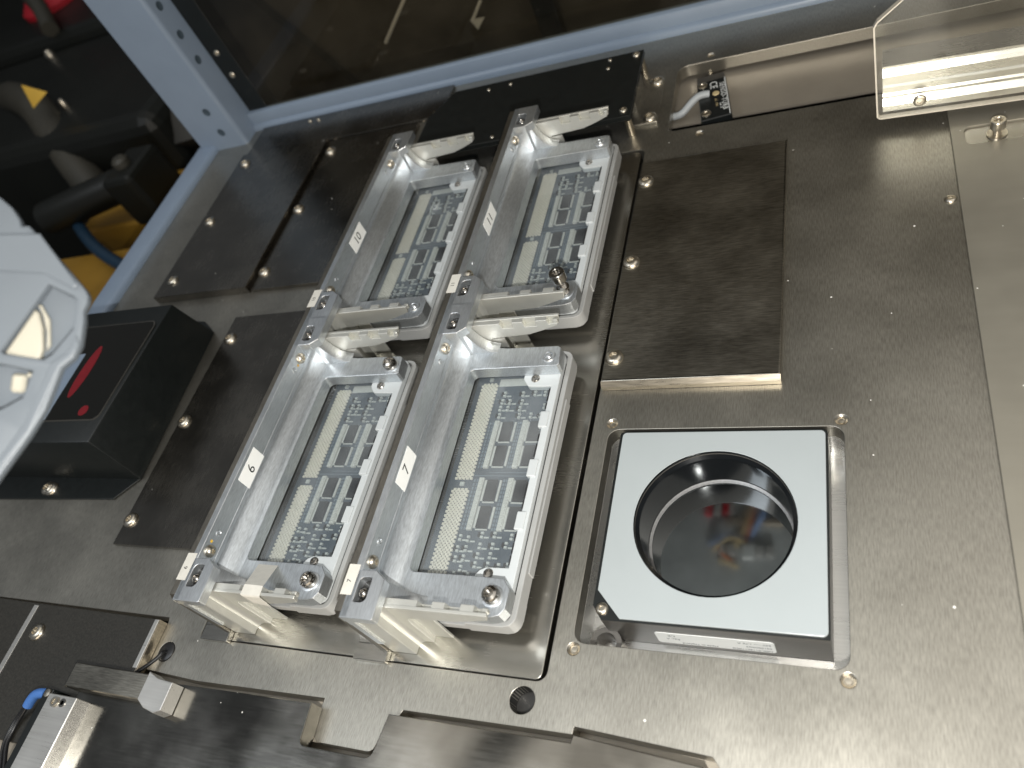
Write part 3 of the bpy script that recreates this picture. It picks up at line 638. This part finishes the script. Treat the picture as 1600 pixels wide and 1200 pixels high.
# pale cover sheet on the right, with its slotted clamp
sh = thing('cover_sheet', 'pale flat cover sheet along the right edge of the deck with a clamp slot', 'cover sheet', (0, 0, 0))
link(plate([(116.3, -250), (300, -250), (300, 276), (118.2, 276)], 0.06, 1.6, [rrect(125.0, 239.6, 190, 255.5, 4)], 0.3), 'sheet', 'sheet', sh)
link(plate(rrect(124.6, 239.2, 191, 256, 4), 0.05, 0.4), 'slot_base', 'carrier', sh)
o = link(CAPT, 'screw', 'screw', sh, (140.6, 246.8, 5.0))
link(lathe([(5.2, 0.4), (5.2, 1.2), (2.6, 1.2)], 24), 'washer', 'screw', sh, (140.6, 246.8, 0))

# ------------------------------------------------------------------ raised plates in front
ft = thing('front_plate', 'polished front plate with a rounded notch cut in its rear edge', 'front plate', (0, 0, 0))
HZ = 10.0
fo = ([(-330, -260), (300, -260), (300, -119)] + [(18, -119), (14.5, -116.5), (10.5, -116.4), (9.5, -106.4), (-46.7, -105.2)] +
      [(-47.0, -105.7), (-134, -105.8)] + [(-135, -118.5)] + arc(-138.8, -120.0, 3.4, 0, -60, 4) + arc(-170.5, -121.2, 3.0, -90, -180, 5) + [(-176.4, -107.2), (-177.6, -106.4), (-262, -107.8), (-330, -108.2)])
fo = ([(-330, -260), (300, -260), (300, -120.5), (16, -116.9), (11.5, -112.8), (8.6, -110.9), (6.0, -106.6), (-46.6, -102.4), (-47.2, -105.5), (-134.2, -105.8), (-136.6, -120.8)] +
      arc(-140.4, -121.4, 3.6, 10, -90, 5) + arc(-173.6, -122.0, 3.0, -90, -180, 5) + [(-177.4, -106.3), (-262, -107.8), (-330, -108.2)])
link(plate(fo, 0.08, HZ, (), 0.35), 'plate', 'front', ft)
bc = thing('black_cover', 'black speckled cover plate with a bright edge strip at the lower left', 'cover', (0, 0, 0))
link(plate([(-620, -72), (-301.8, -75.4), (-302.4, -150), (-620, -150)], 0.06, 6.4, (), 0.5), 'plate', 'speckle', bc)
link(box(-303.6, -102.8, 6.42, -300.6, -75.8, 6.9, 0.15), 'edge_strip', 'extr', bc)
link(box(-301.75, -150, 0.1, -300.4, -75.5, 6.2, 0.1), 'end_face', 'edge', bc)
link(box(-408.5, -150, 6.42, -404.6, -75.8, 6.75, 0.1), 'scale_strip', 'extr', bc).rotation_euler = (0, 0, 0)
link(BTN, 'screw', 'screw', bc, (-392.5, -91.5, 6.4))
bk = thing('stop_block', 'long dark stop block bridging the plates at the lower left', 'block', (0, 0, 0))
link(box(-333, -119.6, 6.5, -276.5, -106.8, 18.0, 0.5), 'bar', 'dark', bk)
tb = [(-276.3, -105.7), (-268.5, -108.4), (-257.8, -109.2), (-257.8, -122.8), (-262, -124.6), (-270, -123.0), (-276.2, -119.6)]
tp_ = link(plate(tb, 10.2, 19.0, (), 0.4), 'end_tab', 'extr', bk)
sb = thing('slide_bar', 'bright aluminium slide bar with a dark side at the bottom left corner', 'slide bar', (0, 0, 0))
link(box(-338.8, -240, 6.5, -317.0, -124.3, 19.6, 0.4), 'bar', 'extr', sb)
link(box(-345.5, -240, 6.5, -339.0, -122.0, 18.0, 0.3), 'side_strip', 'blackpaint', sb)
link(lathe([(2.6, 0), (2.6, 1.2), (1.5, 1.2), (1.3, 0.5)], 18), 'screw', 'screw', sb, (-331.0, -128.2, 19.6))
link(lathe([(2.2, 0), (2.2, 0.4), (1.2, 0.4), (1.0, -0.5)], 18), 'screw', 'darkscrew', sb, (-325.6, -128.0, 19.6))
link(lathe([(2.3, 0), (2.1, 0.9), (0.1, 1.2)], 18), 'screw', 'screw', sb, (-341.8, -124.5, 18.0))
cb = thing('sensor_lead', 'thin black lead with a bright blue sleeve curling beside the slide bar', 'lead', (0, 0, 0))
link(tube([(-347.0, -124.5, 15), (-353, -124.6, 15.5), (-359, -128.4, 13), (-361.5, -131.6, 11)], 2.7), 'sleeve', 'bluesleeve', cb)
link(tube([(-361, -131.0, 11.2), (-365, -136, 9), (-367, -144, 8), (-366, -152, 8), (-358, -162, 8), (-350, -175, 8)], 1.1), 'lead', 'blackcable', cb)
link(tube([(-361.8, -131.6, 11.2), (-367, -136, 9), (-369, -144, 8), (-368, -153, 8), (-360, -164, 8), (-352, -177, 8)], 1.1), 'lead', 'blackcable', cb)
ld = thing('black_lead', 'thin black lead coming out of the round hole in the deck at the lower left', 'lead', (0, 0, 0))
link(tube([(-291, -89, -6), (-291.5, -90.5, 2.5), (-292.5, -95, 3.0), (-296, -102, 6), (-297, -106, 9)], 1.1), 'lead', 'blackcable', ld)
link(lathe([(5.2, -1.0), (5.2, 0.6), (4.0, 1.0), (0.1, 0.7)], 24), 'grommet', 'blackcable', ld, (-291.6, -90.6, 0))

# ------------------------------------------------------------------ white gripper head close to the lens, at the left
nz = thing('gripper_head', 'blurred white plastic gripper head with cream pads hanging close at the left edge', 'gripper head', (-150, -50, 222))
e1 = Vector((0.80, 0.27, -0.53)).normalized()            # along its lower right edge outward
nrm = Vector((0.60, -0.36, 0.71)).normalized()
e2 = nrm.cross(e1).normalized(); nrm = e1.cross(e2)
NM = Matrix(((e1.x, e2.x, nrm.x, 0), (e1.y, e2.y, nrm.y, 0), (e1.z, e2.z, nrm.z, 0), (0, 0, 0, 1)))
def gp(me, name, m, par=None):
    me.transform(NM); return link(me, name, m, par or nz)
go = [(-60, 70), (-33.5, 41.5), (-22.4, 35), (-18.6, 32), (-16.2, 28.6), (-15.5, 26.6), (-13.6, 27.0), (-9, 22.6), (4.3, 8.4), (5.2, 6.6), (5.2, 4.6), (4.4, 1.6), (4.8, -1.0),
      (4.6, -8.6), (3.2, -12.6), (0.2, -15.9), (-2.7, -28.6), (-6.0, -36.2), (-12.1, -47.9), (-26, -76), (-70, -76)]
op1 = [(-6.1, 9.2), (1.2, 6.0), (2.0, 5.0), (1.9, -3.8), (-3.0, -12.0), (-5.0, -13.6), (-15.3, -12.6), (-16.4, -12.0)]
op2 = [(-15.6, -15.8), (-7.4, -17.3), (-8.6, -22.3), (-9.2, -25.3), (-14.4, -29.0), (-20, -29.5), (-20, -16)]
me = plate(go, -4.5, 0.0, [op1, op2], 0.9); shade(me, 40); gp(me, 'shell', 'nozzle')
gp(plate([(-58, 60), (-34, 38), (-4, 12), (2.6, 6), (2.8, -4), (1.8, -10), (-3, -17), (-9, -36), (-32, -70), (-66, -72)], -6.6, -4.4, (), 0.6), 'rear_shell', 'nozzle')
gp(plate([(-9.4, 1.6), (-8.2, 0.6), (-6.6, -4), (-5.8, -10.5), (-6.4, -13.4), (-8.2, -14.0), (-15.4, -12.5), (-15.8, -12.0)], -4.3, -1.2, (), 0.8), 'pad', 'cream')
gp(plate([(-9.2, 3.2), (-8.2, 3.4), (-5.4, -1), (-4.4, -8.6), (-5.2, -10.6), (-5.8, -5), (-7.4, 0)], -4.3, -2.4, (), 0.5), 'pad', 'cream')
gp(box(-13.6, -23.6, -4.4, -9.6, -18.0, -2.0, 0.8), 'pad', 'cream')
gp(box(-9.4, -18.9, -4.4, -8.1, -17.6, -1.5, 0.4), 'pad', 'cream')
gp(plate([(-30, 22), (-10, 24.5), (2.2, 9.6), (1.2, 8.2), (-7.5, 12.4), (-20, 12)], 0.02, 0.9, (), 0.5), 'raised_rib', 'nozzle')
gp(plate([(3.4, -6), (4.6, -8.4), (3.0, -12.4), (0.0, -15.7), (-5.7, -35), (-12, -46), (-13.6, -45), (-7.6, -33), (-2.6, -15.0), (1.2, -11.5)], 0.02, 0.8, (), 0.4), 'edge_bead', 'nozzle')

# ------------------------------------------------------------------ dim machine parts beyond the left rail
structure(link(plate([(-3200, -200), (-558, -200), (-558, 2600), (-3200, 2600)], -420, -400), 'hall_floor', 'floor'))
structure(link(box(-3200, 2600, -420, 1200, 2640, 1200), 'hall_wall', 'darkbg'))
structure(link(box(-3240, -200, -420, -3200, 2600, 1200), 'hall_wall', 'darkbg'))
bm_ = thing('ochre_beam', 'blurred ochre painted machine beam beyond the left rail, upper one', 'beam', (0, 0, 0), 'ochre machine beams')
link(box(-1010, 525, -230, -640, 640, -150, 4), 'beam', 'orange', bm_)
bm_ = thing('ochre_beam', 'blurred ochre painted machine beam beside the white gripper, lower one', 'beam', (0, 0, 0), 'ochre machine beams')
link(box(-1010, 150, -230, -640, 470, -150, 4), 'beam', 'orange', bm_)
mo = thing('dark_motor', 'dark blurred machine housing beyond the corner post with a yellow warning triangle', 'machine housing', (0, 0, 0))
link(box(-1560, 640, -390, -860, 1010, -60, 25, 3), 'housing', 'darkbg', mo)
link(box(-2400, 1010, -390, -1000, 1500, -40, 25, 3), 'housing', 'darkbg', mo)
me = plate([(38*math.cos(math.radians(a_)), 38*math.sin(math.radians(a_))) for a_ in (221, 341, 101)], 0, 3)
o = link(me, 'warning_triangle', 'yellow', mo, (-1092, 700, -11)); o.rotation_euler = (math.radians(78), math.radians(0), math.radians(53)); o.scale = (0.5, 0.55, 1)
pp = thing('pale_pipe', 'blurred pale flexible pipe lying beyond the left rail', 'pipe', (0, 0, 0))
link(tube([(-1330, 840, -60), (-1180, 760, -40), (-1080, 660, -90), (-1010, 600, -150)], 28), 'pipe', 'bgpale', pp)
hs = thing('blue_hose', 'dark blue hose curving down behind the left rail', 'hose', (0, 0, 0))
link(tube([(-1030, 560, -120), (-960, 500, -120), (-880, 440, -130), (-780, 395, -140), (-700, 380, -150)], 9), 'hose', 'bghose', hs)
cl = thing('black_clamp', 'black blurred clamp resting on the ochre beam', 'clamp', (0, 0, 0))
link(tube([(-1000, 500, -100), (-920, 520, -95), (-850, 560, -100)], 24), 'arm', 'darkbg', cl)
link(box(-870, 510, -150, -815, 590, -70, 8, 2), 'jaw', 'darkbg', cl)
link(lathe([(12, 0), (12, 8), (8, 12)], 18), 'knob', 'bgpale', cl, (-845, 545, -70))
bg_ = thing('rubber_bellows', 'grey blurred rubber bellows seen past the left side of the corner post', 'bellows', (0, 0, 0))
link(lathe([(120, -260)] + [(120+(14 if k % 2 else -10), -240+k*26) for k in range(9)] + [(70, 0)], 32, at=(-860, 790, -60)), 'bellows', 'bggrey', bg_)
for x, y, z_ in ((-1000, 740, -20), (-940, 700, -30), (-1180, 650, -40)):
    pass
rd = thing('red_cover', 'red and pale blurred cover far away at the top left corner', 'cover', (0, 0, 0))
link(lathe([(70, 0), (74, 30), (40, 60), (8, 66)], 24, at=(-1480, 1200, -60)), 'cover', 'bgred', rd)
link(tube([(-1490, 1160, 0), (-1440, 1120, 6), (-1390, 1080, -10), (-1340, 1020, -30)], 16), 'duct', 'bgpale', rd)
for i, (x, y, z_, r_) in enumerate(((-1330, 970, -60, 9), (-1110, 745, -60, 6), (-1000, 880, -60, 6))):
    link(lathe([(r_, 0), (r_, 8), (r_*0.6, 14), (0.1, 15)], 16), 'bolt', 'screw', mo, (x, y, z_))

# added pieces behind the smoked window that stand in for its reflections
rw = thing('window_backing', 'brown wall added behind the smoked window to tone its glass', 'wall', (0, 0, 0))
link(box(-640, 720, -300, 800, 730, 900), 'panel', 'backing', rw)  # added backing that gives the pane its brown tone
streaks = thing('pale_streak', 'long pale rod slanting behind the smoked window, added for a reflected line, the left one', 'rod', (0, 0, 0), 'pale rods behind the smoked window')
link(tube([(-345, 600, 32), (-412, 600, -26)], 1.9, 3, False), 'rod', 'paper', streaks)  # added thin tube standing in for a bright reflected line
streaks = thing('pale_streak', 'short pale rod slanting behind the smoked window, added for a reflected line, above a small beige tab', 'rod', (0, 0, 0), 'pale rods behind the smoked window')
link(tube([(-284, 600, -9), (-302, 600, -28)], 1.7, 3, False), 'rod', 'paper', streaks)  # added thin tube for the shorter reflected line
link(plate([(-303, -26), (-287, -27), (-299, -38)], 599, 601, (), 0, 'xz'), 'tab', 'paper', streaks)  # added for the small pale triangle in the reflection
pst = thing('dark_band', 'dark band added behind the smoked window for a reflected one', 'post', (0, 0, 0))
link(box(-232, 598, -120, -208, 612, 120, 1), 'post', 'black', pst)  # added black bar standing in for a dark reflected band
pst = thing('dark_band', 'broad dark band added behind the left end of the smoked window for its reflection', 'post', (0, 0, 0))
link(plate([(-600, -80), (-470, -80), (-560, 90), (-640, 90)], 598, 612, (), 0, 'xz'), 'post', 'black', pst)  # added black shape for the darker left end of the reflection
# underside of the machine head, seen mirrored in the round lens
hd = thing('machine_head', 'dark underside of the machine head with loose coloured wires, mirrored in the round lens', 'machine head', (0, 0, 500))
link(box(-330, 60, 12, 60, 420, 40, 4), 'underside', 'bggrey2', hd)
def wire(pts, r, m): link(tube([(x, y, z) for x, y, z in pts], r), 'wire', m, hd)
wire([(-55, 345, 8), (-57, 318, -6), (-63, 278, -4), (-78, 240, 6)], 2.0, 'tan'); wire([(-50, 345, 8), (-60, 300, -8), (-66, 262, 0), (-76, 245, 8)], 1.8, 'tan')
wire([(-46, 340, 8), (-53, 310, -5), (-58, 272, -5), (-66, 246, 6)], 2.0, 'orangew')
for k in range(3): wire([(-34+3*k, 345, 8), (-38+2*k, 312, -8), (-46+2*k, 280, -8), (-60, 255, 6)], 2.3, 'bluew')
wire([(-118, 246, 8), (-103, 256, -4), (-82, 265, -6), (-62, 255, 4)], 2.2, 'bluew')
wire([(-112, 236, 8), (-100, 247, -4), (-80, 257, -8), (-58, 243, -4), (-52, 232, 6)], 2.2, 'tan')
wire([(-100, 222, 8), (-90, 217, -2), (-72, 212, 6)], 2.4, 'tan'); wire([(-106, 244, 8), (-98, 226, -2), (-80, 222, 6)], 2.2, 'orangew')
link(box(-66, 222, -8, -50, 243, 2, 1), 'tag', 'white', hd)
for x in (-96, -82, -44, -30): link(box(x-5, 230, 0, x+6, 246, 12, 1), 'connector', 'grey', hd)
for x, m in ((-122, 'bgred'), (-108, 'grey'), (-96, 'bgred'), (-86, 'grey')): link(box(x-5, 298, 2, x+5, 318, 12, 1), 'connector', m, hd)
link(box(-96, 282, 2, -12, 292, 12, 1), 'connector_strip', 'slot', hd)
link(BTN_S, 'stray', 'screw', sh, (113.6, 197.8, 0.0)).name = 'screw'
